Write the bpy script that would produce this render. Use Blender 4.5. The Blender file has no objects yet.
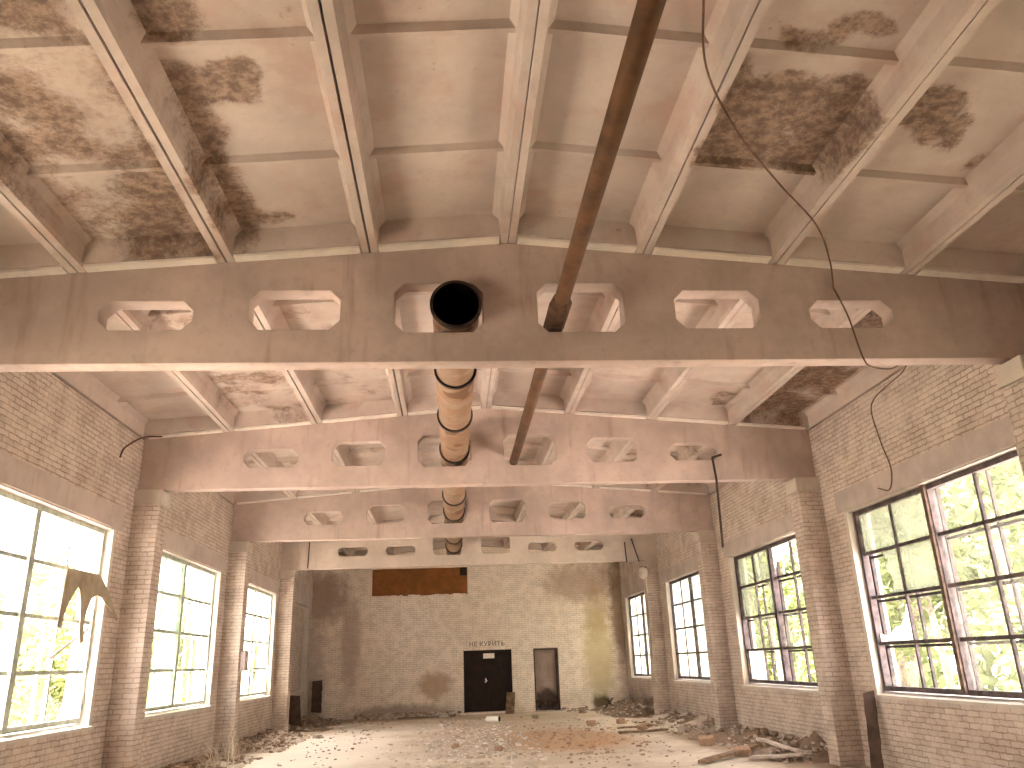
import bpy, math, random
from mathutils import Vector, Matrix, noise
random.seed(11)
R = random.random
def U(a, b): return a + (b - a) * random.random()
C = bpy.context.scene.collection

# ------------------------------------------------------------------ helpers
class MB:
    def __init__(s): s.v = []; s.f = []; s.a = None
    def add(s, vs, fs):
        b = len(s.v); s.v += [tuple(p) for p in vs]; s.f += [tuple(b + i for i in f) for f in fs]; return s
    def box(s, x0, x1, y0, y1, z0, z1):
        x0, x1 = sorted((x0, x1)); y0, y1 = sorted((y0, y1)); z0, z1 = sorted((z0, z1))
        return s.add([(x0,y0,z0),(x1,y0,z0),(x1,y1,z0),(x0,y1,z0),(x0,y0,z1),(x1,y0,z1),(x1,y1,z1),(x0,y1,z1)],
              [(0,3,2,1),(4,5,6,7),(0,1,5,4),(1,2,6,5),(2,3,7,6),(3,0,4,7)])
    def obox(s, c, sx, sy, sz, rot):
        m = rot.to_3x3() if hasattr(rot, 'to_3x3') else rot
        c = Vector(c); vs = []
        for dz in (-1, 1):
            for dx, dy in ((-1,-1),(1,-1),(1,1),(-1,1)):
                vs.append(c + m @ Vector((dx*sx/2, dy*sy/2, dz*sz/2)))
        return s.add(vs, [(0,3,2,1),(4,5,6,7),(0,1,5,4),(1,2,6,5),(2,3,7,6),(3,0,4,7)])
    def prism(s, pts, axis, a, b):
        """polygon pts in the plane across axis ('X': (y,z), 'Y': (x,z), 'Z': (x,y)), from a to b"""
        def P(p, t): return (t, p[0], p[1]) if axis == 'X' else (p[0], t, p[1]) if axis == 'Y' else (p[0], p[1], t)
        n = len(pts)
        return s.add([P(p, a) for p in pts] + [P(p, b) for p in pts],
              [tuple(range(n))[::-1], tuple(range(n, 2*n))] + [(i, (i+1) % n, n + (i+1) % n, n + i) for i in range(n)])
    def tube(s, path, r, n=10, cap=True):
        path = [Vector(p) for p in path]; rr = r if isinstance(r, (list, tuple)) else [r]*len(path); vs = []; fs = []
        up = None
        for i, p in enumerate(path):
            d = (path[min(i+1, len(path)-1)] - path[max(i-1, 0)]).normalized()
            if up is None:
                up = Vector((0,0,1)) if abs(d.z) < .9 else Vector((1,0,0))
            u = d.cross(up); u.normalize(); w = u.cross(d); up = w
            for k in range(n):
                a = 2*math.pi*k/n; vs.append(p + (u*math.cos(a) + w*math.sin(a))*rr[i])
        for i in range(len(path)-1):
            for k in range(n): fs.append((i*n+k, i*n+(k+1)%n, (i+1)*n+(k+1)%n, (i+1)*n+k))
        if cap: fs += [tuple(range(n))[::-1], tuple((len(path)-1)*n + k for k in range(n))]
        return s.add(vs, fs)
    def shell(s, prof, n=40, x=0, z=0):
        """lathe about a line parallel to Y: prof = [(y, r, dz)]"""
        vs = []; fs = []; m = len(prof)
        for y, r, *o in prof:
            dz = o[0] if o else 0
            for k in range(n):
                a = 2*math.pi*k/n; vs.append((x + r*math.cos(a), y, z + dz + r*math.sin(a)))
        for i in range(m):
            j = (i+1) % m
            for k in range(n): fs.append((i*n+k, i*n+(k+1)%n, j*n+(k+1)%n, j*n+k))
        return s.add(vs, fs)
    def chunk(s, c, r, flat=.6, k=7):
        """a broken lump: a jittered cut box"""
        q = [Vector((U(-1,1), U(-1,1), U(-1,1))).normalized() for _ in range(3)]
        m = Matrix.Rotation(U(0, 6.28), 3, 'Z') @ Matrix.Rotation(U(-.3,.3), 3, 'X')
        b = len(s.v); vs = []
        for dz in (-1, 1):
            for dx, dy in ((-1,-1),(1,-1),(1,1),(-1,1)):
                v = Vector((dx*U(.55,1.1), dy*U(.4,.9), dz*U(.5,1)*flat))*r
                vs.append(Vector(c) + m @ v)
        return s.add(vs, [(0,3,2,1),(4,5,6,7),(0,1,5,4),(1,2,6,5),(2,3,7,6),(3,0,4,7)])
    def build(s, name, mat, parent=None, origin=None, smooth=False, bevel=0, recalc=False):
        root = parent
        while root is not None and root.parent is not None: root = root.parent
        o = Vector(root.location) if root is not None else Vector(origin or (0,0,0))
        me = bpy.data.meshes.new(name)
        me.from_pydata([tuple(Vector(p) - o) for p in s.v], [], s.f)
        if s.a:
            at = me.attributes.new('stain', 'FLOAT', 'POINT'); at.data.foreach_set('value', s.a)
        if recalc:
            import bmesh
            bm = bmesh.new(); bm.from_mesh(me); bmesh.ops.recalc_face_normals(bm, faces=bm.faces); bm.to_mesh(me); bm.free()
        me.materials.append(mat)
        if smooth: me.shade_smooth()
        ob = bpy.data.objects.new(name, me); C.objects.link(ob)
        if parent is not None: ob.parent = parent
        else: ob.location = o
        if bevel:
            bv = ob.modifiers.new('edge', 'BEVEL'); bv.width = bevel; bv.segments = 2; bv.limit_method = 'ANGLE'
        return ob
def tag(o, label=None, cat=None, group=None, kind=None):
    if label: o['label'] = label
    if cat: o['category'] = cat
    if group: o['group'] = group
    if kind: o['kind'] = kind
    return o
def empty(name, loc, label=None, cat=None, group=None, kind=None):
    o = bpy.data.objects.new(name, None); o.location = loc; o.empty_display_size = .2; C.objects.link(o)
    return tag(o, label, cat, group, kind)
def copy_tree(o, parent=None):
    c = o.copy(); C.objects.link(c)
    if parent is not None: c.parent = parent
    for ch in [x for x in o.children]: copy_tree(ch, c)
    return c

# ------------------------------------------------------------------ materials
class NT:
    def __init__(s, name, rough=.9, spec=.2):
        s.m = bpy.data.materials.new(name); s.m.use_nodes = True; s.t = s.m.node_tree
        s.b = s.t.nodes['Principled BSDF']; s.out = s.t.nodes['Material Output']
        s.b.inputs['Roughness'].default_value = rough; s.b.inputs['Specular IOR Level'].default_value = spec
        s._geo = None
    def put(s, sock, v):
        if hasattr(v, 'is_linked') and hasattr(v, 'links'): s.t.links.new(v, sock)
        else:
            if sock.type == 'RGBA' and len(v) == 3: v = (*v, 1)
            sock.default_value = v
    def n(s, typ, out=0, props=None, **kw):
        nd = s.t.nodes.new(typ)
        for k, v in (props or {}).items(): setattr(nd, k, v)
        for k, v in kw.items():
            key = int(k[1:]) if k[0] == 'i' and k[1:].isdigit() else k.replace('_', ' ')
            s.put(nd.inputs[key], v)
        return nd.outputs[out]
    @property
    def pos(s):
        if s._geo is None: s._geo = s.t.nodes.new('ShaderNodeNewGeometry')
        return s._geo.outputs['Position']
    @property
    def nor(s): s.pos; return s._geo.outputs['True Normal']
    @property
    def island(s): s.pos; return s._geo.outputs['Random Per Island']
    def noise(s, scale, detail=4, rough=.6, vec=None, stretch=None, dist=0):
        v = vec if vec is not None else s.pos
        if stretch: v = s.n('ShaderNodeVectorMath', props={'operation': 'MULTIPLY'}, i0=v, i1=stretch)
        return s.n('ShaderNodeTexNoise', Vector=v, Scale=float(scale), Detail=float(detail), Roughness=rough, Distortion=float(dist))
    def ramp(s, fac, lo, hi, a=0., b=1.):
        return s.n('ShaderNodeMapRange', props={'interpolation_type': 'SMOOTHSTEP'}, i0=fac, i1=lo, i2=hi, i3=a, i4=b)
    def math(s, op, a, b=0.): return s.n('ShaderNodeMath', props={'operation': op, 'use_clamp': False}, i0=a, i1=b)
    def mix(s, fac, a, b, mode='MIX'):
        nd = s.t.nodes.new('ShaderNodeMix'); nd.data_type = 'RGBA'; nd.blend_type = mode
        s.put(nd.inputs[0], fac); s.put(nd.inputs[6], a); s.put(nd.inputs[7], b); return nd.outputs[2]
    def blob(s, c, size):
        """1 at the centre c, 0 at the ellipsoid of half-axes size"""
        d = s.n('ShaderNodeVectorMath', props={'operation': 'SUBTRACT'}, i0=s.pos, i1=c)
        d = s.n('ShaderNodeVectorMath', props={'operation': 'DIVIDE'}, i0=d, i1=size)
        l = s.n('ShaderNodeVectorMath', 1, props={'operation': 'LENGTH'}, i0=d)
        return s.ramp(l, 0., 1., 1., 0.)
    def color(s, c): s.put(s.b.inputs['Base Color'], c)
    def bump(s, h, strength=.4, dist=.02):
        b = s.n('ShaderNodeBump', Height=h, Strength=strength, Distance=dist); s.put(s.b.inputs['Normal'], b)

def plain(name, col, rough=.7, var=.25, scale=6., metal=0., bump=0., spec=.3):
    t = NT(name, rough, spec)
    f = t.noise(scale, 5)
    d = tuple(c*(1-var) for c in col); l = tuple(min(1, c*(1+var)) for c in col)
    t.color(t.mix(t.ramp(f, .3, .7), d, l)); t.b.inputs['Metallic'].default_value = metal
    if bump: t.bump(f, bump)
    return t.m

CL = (.51, .418, .365)      # limewashed concrete
def concrete(name, base=CL, stain=(.30,.185,.13), streak=.5, patch=.5, dirt_tone=None):
    t = NT(name, .92, .15)
    n1 = t.noise(1.1, 6, .62); n2 = t.noise(7, 6, .65); n3 = t.noise(38, 3, .6)
    c = t.mix(t.ramp(n1, .33, .68), tuple(x*.84 for x in base), tuple(min(1, x*1.08) for x in base))
    c = t.mix(t.math('MULTIPLY', t.ramp(n2, .5, .75), patch*.5), c, tuple(x*.68 for x in base))
    st = t.noise(3.2, 5, .6, stretch=(1.6, 1.6, .22))
    c = t.mix(t.math('MULTIPLY', t.ramp(st, .54, .74), streak), c, stain)
    sp = t.ramp(t.noise(11, 4, .7), .69, .74)
    c = t.mix(t.math('MULTIPLY', sp, .45), c, tuple(x*.5 for x in base))
    for (p, s, col, k) in dirt_tone or []:
        f = t.math('MULTIPLY', t.ramp(t.math('ADD', t.blob(p, s), t.math('MULTIPLY', t.noise(5, 5), .9)), .6, 1.1), k)
        c = t.mix(f, c, col)
    t.color(c)
    t.bump(t.math('ADD', t.math('MULTIPLY', n2, .6), t.math('MULTIPLY', n3, .4)), .35, .012)
    return t.m

def brick(name, c1, c2, mortar, dirt_tone=None, bump=.75, groove=.009, grime=.4, gcol=(.22,.14,.095)):
    t = NT(name, .9, .15)
    sx = t.n('ShaderNodeSeparateXYZ', 0, i0=t.pos); sep = sx.node
    nx = t.n('ShaderNodeSeparateXYZ', 0, i0=t.nor)
    side = t.math('GREATER_THAN', t.math('ABSOLUTE', nx), .5)
    u = t.n('ShaderNodeMix', 0, props={'data_type': 'FLOAT'}, i0=side, i2=sep.outputs[0], i3=sep.outputs[1])
    v = t.n('ShaderNodeCombineXYZ', 0, i0=u, i1=sep.outputs[2])
    wob = t.n('ShaderNodeTexNoise', 1, Vector=t.pos, Scale=11., Detail=3.)
    wob = t.n('ShaderNodeVectorMath', props={'operation': 'SUBTRACT'}, i0=wob, i1=(.5,.5,.5))
    wob = t.n('ShaderNodeVectorMath', props={'operation': 'SCALE'}, i0=wob, Scale=.04)
    v = t.n('ShaderNodeVectorMath', props={'operation': 'ADD'}, i0=v, i1=wob)
    bt = t.n('ShaderNodeTexBrick', 0, props={'offset': .5}, Vector=v, Color1=c1, Color2=c2, Mortar=mortar, Scale=1., Mortar_Size=groove, Mortar_Smooth=.35, Bias=-.2, Brick_Width=.25, Row_Height=.075)
    fac = bt.node.outputs[1]
    n1 = t.noise(1.0, 5, .6); n2 = t.noise(22, 4, .65)
    c = t.mix(t.ramp(n2, .35, .8, 0., .45), bt, tuple(x*.62 for x in c1))
    c = t.mix(t.ramp(t.noise(3.1, 4, .6), .42, .62, 0., .45), c, tuple(min(1, x*1.12) for x in c1))
    c = t.mix(t.math('MULTIPLY', t.ramp(n1, .48, .72), grime), c, gcol)
    ch = t.ramp(t.noise(9, 4, .7), .68, .73)
    c = t.mix(t.math('MULTIPLY', ch, .55), c, (.28,.16,.10))
    for (p, s, col, k) in dirt_tone or []:
        f = t.math('MULTIPLY', t.ramp(t.math('ADD', t.blob(p, s), t.math('MULTIPLY', t.noise(3.5, 5), .8)), .5, 1.15), k)
        c = t.mix(f, c, col)
    t.color(c)
    h = t.math('ADD', t.math('SUBTRACT', 1., fac), t.math('MULTIPLY', n2, .35))
    t.bump(h, bump, .018)
    return t.m

M = {}
M['beam'] = concrete('beam_concrete', (.475,.365,.317), (.28,.185,.145), .5, .9)
M['pad'] = concrete('pad_concrete', (.55,.47,.40), streak=.3)
M['strip'] = concrete('lit_mortar', (.76,.67,.60), streak=.2)  # mortar made paler, light on the strip's underside put into the colour
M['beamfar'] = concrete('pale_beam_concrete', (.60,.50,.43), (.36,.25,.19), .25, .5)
M['lintel'] = concrete('lintel_plaster', (.48,.40,.355), streak=.25)
M['plaster'] = concrete('reveal_plaster', (.58,.51,.45), streak=.3)
M['brick'] = brick('white_brick', (.59,.49,.42), (.46,.37,.31), (.30,.22,.175), bump=.65, grime=.3)
M['backbrick'] = brick('back_wall_brick', (.87,.75,.645), (.77,.65,.55), (.52,.41,.33), bump=.5, grime=.12, dirt_tone=[
    ((4.9,31.6,1.9), (1.0,1,3.2), (.50,.39,.19), .7),
    ((4.9,31.6,3.6), (.9,1,1.8), (.40,.28,.13), .5),
    ((4.9,31.6,.2), (.6,1,.55), (.10,.07,.03), .9),
    ((-1.3,31.6,1.05), (1.1,1,.85), (.36,.21,.10), .7),
    ((-4.45,31.6,2.7), (.65,1,2.9), (.36,.25,.19), .55),
    ((-5.7,31.6,4.3), (1.9,1,1.7), (.28,.18,.13), .7),  # browner towards the upper left corner
    ((-5.9,31.6,1.5), (.9,1,3.5), (.34,.24,.18), .5),  # browner up the left edge
    ((4.3,31.6,4.6), (2.4,1,1.2), (.34,.20,.13), .6),
    ((5.9,31.6,3.6), (.8,1,4.0), (.22,.135,.07), .75),  # darker up the right edge
    ((-2.5,31.6,.1), (3.5,1,.6), (.25,.16,.11), .7)])
def roof_mat():
    t = NT('roof_slab_concrete', .93, .12)
    base = CL
    n1 = t.noise(.9, 5, .6); n2 = t.noise(6, 7, .68); n3 = t.noise(40, 3)
    c = t.mix(t.ramp(n1, .35, .68), tuple(x*.86 for x in base), tuple(x*1.07 for x in base))
    c = t.mix(t.math('MULTIPLY', t.ramp(t.noise(1.7, 5, .6), .48, .70), .7), c, (.44,.31,.26))
    c = t.mix(t.math('MULTIPLY', t.ramp(n2, .52, .78), .35), c, tuple(x*.6 for x in base))
    c = t.mix(t.math('MULTIPLY', t.ramp(t.noise(7.5, 5, .75), .66, .72), .6), c, (.22,.14,.105))
    at = t.n('ShaderNodeAttribute', 2, props={'attribute_name': 'stain'})
    fine = t.noise(2.3, 12, .78, dist=.3)
    k = t.math('ADD', t.math('MULTIPLY', at, .5), t.math('ADD', t.math('MULTIPLY', fine, .75), t.math('MULTIPLY', t.noise(19, 6, .75), .3)))
    m = t.ramp(k, .80, 1.02)
    dk = t.mix(t.ramp(t.noise(9, 8, .75), .40, .64), (.115,.067,.046), (.33,.225,.165))
    c = t.mix(t.math('MULTIPLY', t.ramp(at, .05, .7, 0., .45), t.ramp(fine, .35, .6)), c, (.40,.29,.235))
    c = t.mix(t.math('MULTIPLY', m, .85), c, dk)
    t.color(c)
    t.bump(t.math('ADD', t.math('MULTIPLY', n2, .6), t.math('MULTIPLY', fine, .6)), .4, .015)
    return t.m
M['roof'] = roof_mat()
def floor_mat():
    t = NT('dusty_floor', .95, .12)
    n1 = t.noise(.55, 6, .62); n2 = t.noise(5, 8, .7); n3 = t.noise(30, 4)
    c = t.mix(t.ramp(n1, .35, .66), (.56,.46,.37), (.72,.62,.52))
    c = t.mix(t.ramp(n2, .52, .74, 0., .5), c, (.46,.37,.30))
    for p, s, col, k in [((1.9,20.5,0),(2.6,4.5,1),(.52,.29,.15),.8), ((.9,22.8,0),(3.4,6.5,1),(.48,.36,.26),.45),
                         ((-3.6,20,0),(2.4,9,1),(.84,.74,.65),.6), ((2.5,29.,0),(6,3,1),(.48,.36,.24),.5), ((-3.5,30.8,0),(5,1.6,1),(.3,.21,.14),.7),
                         ((5.4,18,0),(1.7,12,1),(.25,.165,.10),.7)]:
        f = t.math('MULTIPLY', t.ramp(t.math('ADD', t.blob(p, s), t.math('MULTIPLY', n2, .8)), .5, 1.0), k)
        c = t.mix(f, c, col)
    sp = t.ramp(t.noise(26, 3, .6), .66, .7)
    c = t.mix(t.math('MULTIPLY', sp, .6), c, (.20,.13,.085))
    t.color(c); t.bump(t.math('ADD', n2, t.math('MULTIPLY', n3, .5)), .5, .03)
    return t.m
M['floor'] = floor_mat()
def chips(name, cols, lump=20.):
    t = NT(name, .95, .1)
    c = t.mix(t.ramp(t.island, .0, .5), cols[0], cols[1]); c = t.mix(t.ramp(t.island, .55, .95), c, cols[2])
    c = t.mix(t.ramp(t.noise(lump, 4), .4, .75, 0., .6), c, tuple(x*.5 for x in cols[0]))
    t.color(c); t.bump(t.noise(lump, 4), .5, .02); return t.m
M['rubble'] = chips('rubble', [(.24,.165,.12), (.38,.28,.21), (.62,.53,.45)])
M['chips'] = chips('plaster_chips', [(.42,.33,.26), (.60,.51,.43), (.80,.74,.68)])
M['heap'] = plain('debris_dirt', (.26,.17,.11), .95, .45, 7., bump=.8)
M['oldbrick'] = chips('red_brick', [(.36,.22,.15), (.44,.29,.20), (.60,.49,.40)])
M['wood'] = plain('old_wood', (.20,.125,.075), .85, .4, 9., bump=.3)
M['palewood'] = plain('pale_board', (.52,.43,.36), .85, .3, 9., bump=.3)
M['darkboard'] = plain('dark_board', (.075,.045,.034), .8, .35, 5., bump=.2)
M['rustpipe'] = plain('rusty_pipe', (.10,.040,.013), .7, .35, 3.5, spec=.3)
M['sleeve'] = plain('pipe_sleeve', (.07,.032,.018), .8, .4, 9., bump=.3)
def duct_mat():
    t = NT('duct_paint', .8, .25)
    c = t.mix(t.ramp(t.noise(2.2, 6, .65), .36, .62), (.31,.215,.155), (.25,.145,.085))
    c = t.mix(t.ramp(t.noise(1.4, 6, .7, dist=.5), .55, .68), c, (.33,.13,.04))
    c = t.mix(t.ramp(t.noise(1.5, 3, .5, dist=.2), .60, .64), c, (.17,.085,.045))
    t.color(c); return t.m
M['duct'] = duct_mat()
M['ring'] = plain('black_ring', (.045,.026,.02), .8, .3)
M['ductinside'] = plain('shaded_inside', (.002,.0015,.001), .98, .3, spec=0.)  # near black, the shade inside the duct put into the colour
M['frame_r'] = plain('grey_window_paint', (.085,.062,.062), .7, .45, 9.)
M['frame_dark'] = plain('dark_outer_frame', (.05,.038,.036), .8, .4, 9.)
M['frame_l'] = plain('teal_window_paint', (.42,.44,.37), .7, .25, 9.)
M['frame_blue'] = plain('blue_window_paint', (.12,.24,.40), .7, .3, 9.)
M['rustframe'] = plain('brown_window_paint', (.13,.08,.06), .75, .4, 9.)
M['door'] = plain('dark_door_paint', (.018,.009,.006), .75, .4, 4.)
M['doorgrey'] = concrete('grey_door_paint', (.40,.30,.26), (.12,.075,.055), .3, .9, dirt_tone=[((2.9,31.8,.35),(.9,1,.75),(.05,.03,.022),.9)])
M['orange'] = None
def orange():
    t = NT('orange_board', .85, .15)
    c = t.mix(t.ramp(t.noise(2.2, 6, .65), .35, .68), (.20,.075,.024), (.30,.115,.04))
    c = t.mix(t.ramp(t.noise(9, 5), .6, .75, 0., .6), c, (.13,.055,.025)); t.color(c); return t.m
M['orange'] = orange()
M['shade_plate'] = plain('opening_shade', (.025,.013,.01), .95, .2)  # near black standing for shade inside openings
M['white'] = plain('white_paper', (.85,.80,.74), .8, .05)
M['ink'] = plain('faded_black_paint', (.13,.085,.06), .9, .5, 22.)
M['wire'] = plain('old_wire', (.13,.065,.04), .7, .3)
M['conduit'] = plain('dark_conduit', (.05,.03,.025), .7, .3)
M['box'] = plain('grey_steel_box', (.33,.26,.24), .6, .25)
M['sheet'] = plain('torn_sheet', (.33,.27,.19), .8, .3, 3.)
M['straw'] = plain('dry_stalk', (.62,.52,.40), .9, .25)
M['bark'] = plain('bark', (.20,.17,.13), .9, .35, 9., bump=.5)
def leafmat(name, a, b):
    t = NT(name, .6, .25)
    c = t.mix(t.island, a, b); t.color(c)
    tr = t.n('ShaderNodeBsdfTranslucent', Color=c)
    mx = t.n('ShaderNodeMixShader', i0=.45, i1=t.b.outputs[0], i2=tr); t.put(t.out.inputs[0], mx); return t.m
M['leaf'] = leafmat('leaf_green', (.08,.10,.04), (.18,.20,.085))
M['leaf2'] = leafmat('leaf_yellow_green', (.095,.12,.034), (.19,.215,.07))
M['ground'] = plain('bright_ground', (.66,.59,.54), .95, .3, .6)
def glass(name, tint, dirt_tone, dcol, gloss=.06):
    t = NT(name); t.t.nodes.remove(t.b)
    tr = t.n('ShaderNodeBsdfTransparent', Color=tint)
    gl = t.n('ShaderNodeBsdfGlossy', Color=(1,1,1), Roughness=.06)
    df = t.n('ShaderNodeBsdfTranslucent', Color=tuple(min(1,x*1.3) for x in dcol)); d2 = t.n('ShaderNodeBsdfDiffuse', Color=dcol)
    dd = t.n('ShaderNodeMixShader', i0=.2, i1=df, i2=d2)
    f = t.ramp(t.noise(3.5, 5, .65), .3, .75, dirt_tone*.5, min(1., dirt_tone*1.5))
    a = t.n('ShaderNodeMixShader', i0=f, i1=tr, i2=dd)
    t.put(t.out.inputs[0], t.n('ShaderNodeMixShader', i0=gloss, i1=a, i2=gl)); return t.m
M['glass'] = glass('window_glass', (.95,.96,.94), .018, (.75,.75,.65))
M['cloudy'] = glass('cloudy_glass', (.85,.88,.84), .42, (.62,.66,.62), .04)
M['film'] = glass('milky_film', (.9,.88,.82), .5, (.72,.69,.60), .03)
M['tealglass'] = glass('greenish_glass', (.72,.78,.72), .5, (.30,.36,.31), .04)
M['dull'] = glass('dull_glass', (.75,.76,.68), .5, (.17,.178,.14), .05)

# ------------------------------------------------------------------ the hall (metres; X across, Y along, Z up)
HW = 5.94; ZB = 4.72; ZR = 6.105; SL = 1/12.
Y0, Y1 = -4.3, 31.67
BEAMS = [7.72 + 6*k for k in range(4)]                 # front faces
BAYS = [-7.17 + 6*k for k in range(7)]                 # bay centres
def top(x): return ZR - abs(x)*SL

m = MB(); m.box(-6.34, 6.34, Y0-.4, Y1+.4, -.3, 0)
floor = m.build('floor', M['floor']); tag(floor, kind='structure')
m = MB(); m.box(-90, -6.36, -40, 130, -.5, -.25); m.box(6.36, 90, -40, 130, -.5, -.25); m.box(-6.36, 6.36, 32.1, 130, -.5, -.25)
tag(m.build('ground', M['ground']), kind='structure')

WZ0, WZ1, WH = 1.085, 3.96, 2.15
def BC(side, i):
    return BAYS[i] + ((-.12 if i < 6 else 0.) if side > 0 else {4: .12, 5: .2}.get(i, 0.))
def side_wall(sgn, name):
    a, b = HW*sgn, (HW+.4)*sgn
    m = MB(); m.box(a, b, Y0-.4, Y1+.4, 0, WZ0); m.box(a, b, Y0-.4, Y1+.4, WZ1, 5.59); m.box(sgn*6.03, b, Y0-.4, Y1+.4, 5.59, 6.0)
    y = Y0-.4
    for c in [BC(sgn, i) for i in range(2, 7)]:
        m.box(a, b, y, c-WH, WZ0, WZ1); y = c+WH
    m.box(a, b, y, Y1+.4, WZ0, WZ1)
    if sgn < 0: m.box(sgn*(HW+.17), sgn*(HW+.3), BAYS[6]-WH, BAYS[6]+WH, WZ0, WZ1)
    w = m.build(name, M['brick']); tag(w, kind='structure')
    for i, c in enumerate(BAYS):
        if i < 2: continue
        c = BC(sgn, i)
        l = MB(); zt = 4.30 if i < 6 else 4.66
        l.box(a-.025*sgn, a, c-2.42, c+2.42, WZ1-.005, zt)
        l.box(a, b-.03*sgn, c-WH+.001, c+WH-.001, WZ1-.03, WZ1)
        l.build('lintel', M['lintel'], w)
        r = MB(); e = a-.006*sgn
        for s in (-1, 1):
            r.box(e, b-.03*sgn, c+s*WH, c+s*(WH-.02), WZ0, WZ1-.03); r.box(e, a, c+s*WH, c+s*(WH+.07), WZ0, WZ1-.03)
        r.prism([(a-.05*sgn, WZ0-.04), (a-.05*sgn, WZ0+.0), (b-.1*sgn, WZ0+.05), (b-.1*sgn, WZ0-.04)], 'Y', c-WH-.06, c+WH+.06)
        r.build('reveal', M['plaster'], w)
    return w
wall_l = side_wall(-1, 'wall_left'); wall_r = side_wall(1, 'wall_right')
m = MB(); m.box(-6.34, 6.34, Y0-.4, Y0, 0, 6.1)
tag(m.build('wall_rear', M['brick']), kind='structure')

# back wall with its door, doorway and boarded opening
DZ = 2.23
m = MB(); a, b = Y1, Y1+.4
m.box(-HW, HW, a, b, 5.33, 6.12)
m.box(-HW, -3.71, a, b, 4.29, 5.33); m.box(-.05, HW, a, b, 4.29, 5.33)
m.box(-HW, HW, a, b, DZ, 4.29)
m.box(-HW, -.24, a, b, 0, DZ); m.box(1.57, 2.4, a, b, 0, DZ); m.box(3.34, HW, a, b, 0, DZ)
m.box(-.24, 1.57, a, b, 0, .06)
wall_b = m.build('wall_back', M['backbrick']); tag(wall_b, kind='structure')
m = MB(); m.box(-3.71, -.05, Y1+.10, Y1+.16, 4.29, 5.33)
bd = m.build('boarded_opening', M['orange'], wall_b, bevel=.01)
bd['label'] = 'rust orange board filling the opening high in the wall'
m = MB(); m.box(-.34, -.055, Y1+.085, Y1+.1, 5.02, 5.325); m.build('shade_plate', M['shade_plate'], wall_b)  # dark plate on the board, shade of an opening painted as colour
# ragged lower brick edge of the boarded opening
m = MB()
x = -3.7
while x < -.1:
    w = U(.1, .26); m.box(x, min(x+w, -.06), Y1+.01, Y1+.1, 4.29, 4.29+U(.0,.05)+.004); x += w
m.build('broken_edge', M['backbrick'], wall_b)
m = MB(); m.box(-.6, 3.7, Y1+.41, Y1+.5, -.2, 2.6); m.box(-3.9,.1,Y1+.41,Y1+.5,4.1,5.5); m.build('shade_lining', M['shade_plate'], wall_b)  # added black slabs that block daylight behind the doors and the board
# writing over the door
def writing(txt, size, loc, parent, mat, name):
    cu = bpy.data.curves.new(name, 'FONT'); cu.body = txt; cu.size = size; cu.extrude = .003; cu.space_character = 1.05
    o = bpy.data.objects.new(name, cu); C.objects.link(o); o.rotation_euler = (math.pi/2, 0, 0)
    cu.materials.append(mat)
    dg = bpy.context.evaluated_depsgraph_get(); me = bpy.data.meshes.new_from_object(o.evaluated_get(dg))
    me.transform(Matrix.Translation(loc) @ Matrix.Rotation(math.pi/2, 4, 'X'))
    bpy.data.objects.remove(o)
    ob = bpy.data.objects.new(name, me); C.objects.link(ob); ob.parent = parent; return ob
wr = writing('НЕ КУРИТЬ', .235, (-.03, Y1-.004, 2.37), wall_b, M['ink'], 'stencilled_writing')
wr['label'] = 'faded black stencilled capitals over the double door'

# door_1: dark double door
d = empty('door_1', (.665, Y1+.1, .06), kind='structure')
m = MB()
m.box(-.24, -.17, Y1+.02, Y1+.14, .06, DZ); m.box(1.50, 1.57, Y1+.02, Y1+.14, .06, DZ); m.box(-.17, 1.50, Y1+.02, Y1+.14, DZ-.07, DZ)
m.build('door_frame', M['door'], d)
for i, (p, q) in enumerate(((-.165, .66), (.67, 1.495))):
    m = MB(); m.box(p, q, Y1+.07, Y1+.12, .08, DZ-.08)
    for zz in ((.22, 1.0), (1.12, 2.0)):
        for (e, f) in ((p+.09, p+.13), (q-.13, q-.09)): m.box(e, f, Y1+.055, Y1+.07, *zz)
        for ze in zz: m.box(p+.13, q-.13, Y1+.055, Y1+.07, ze-.02, ze+.02)
    lf = m.build('door_leaf', M['door'], d, bevel=.006)
    if i == 0:
        h = MB(); h.tube([(.57, Y1+.07, 1.2), (.57, Y1+.02, 1.19), (.63, Y1+.02, 1.13)], .022, 8); h.box(.545,.60,Y1+.058,Y1+.068,1.08,1.24)
        hh = h.build('door_handle', M['white'], lf); hh['label'] = 'pale handle'
m = MB(); m.box(.50, .92, Y1+.035, Y1+.05, 1.93, 2.11); sg = m.build('blank_notice', M['white'], d); sg['label'] = 'small white blank notice at the door head'
# door_2: pale door leaf set deep in a dark frame
d = empty('door_2', (2.87, Y1+.2, 0), kind='structure')
m = MB(); m.box(2.4, 2.45, Y1+.03, Y1+.3, 0, DZ); m.box(3.25, 3.34, Y1+.03, Y1+.3, 0, DZ); m.box(2.45, 3.25, Y1+.03, Y1+.3, DZ-.07, DZ)
m.build('door_frame', M['darkboard'], d)
m = MB(); m.box(2.45, 3.25, Y1+.22, Y1+.27, .0, DZ-.07); m.box(2.5, 3.2, Y1+.205, Y1+.22, 1.05, 1.1); m.build('door_leaf', M['doorgrey'], d, bevel=.006)
m = MB(); m.box(2.36, 3.4, Y1-.06, Y1+.2, 0, .035); m.build('threshold', M['pad'], d)

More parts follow.
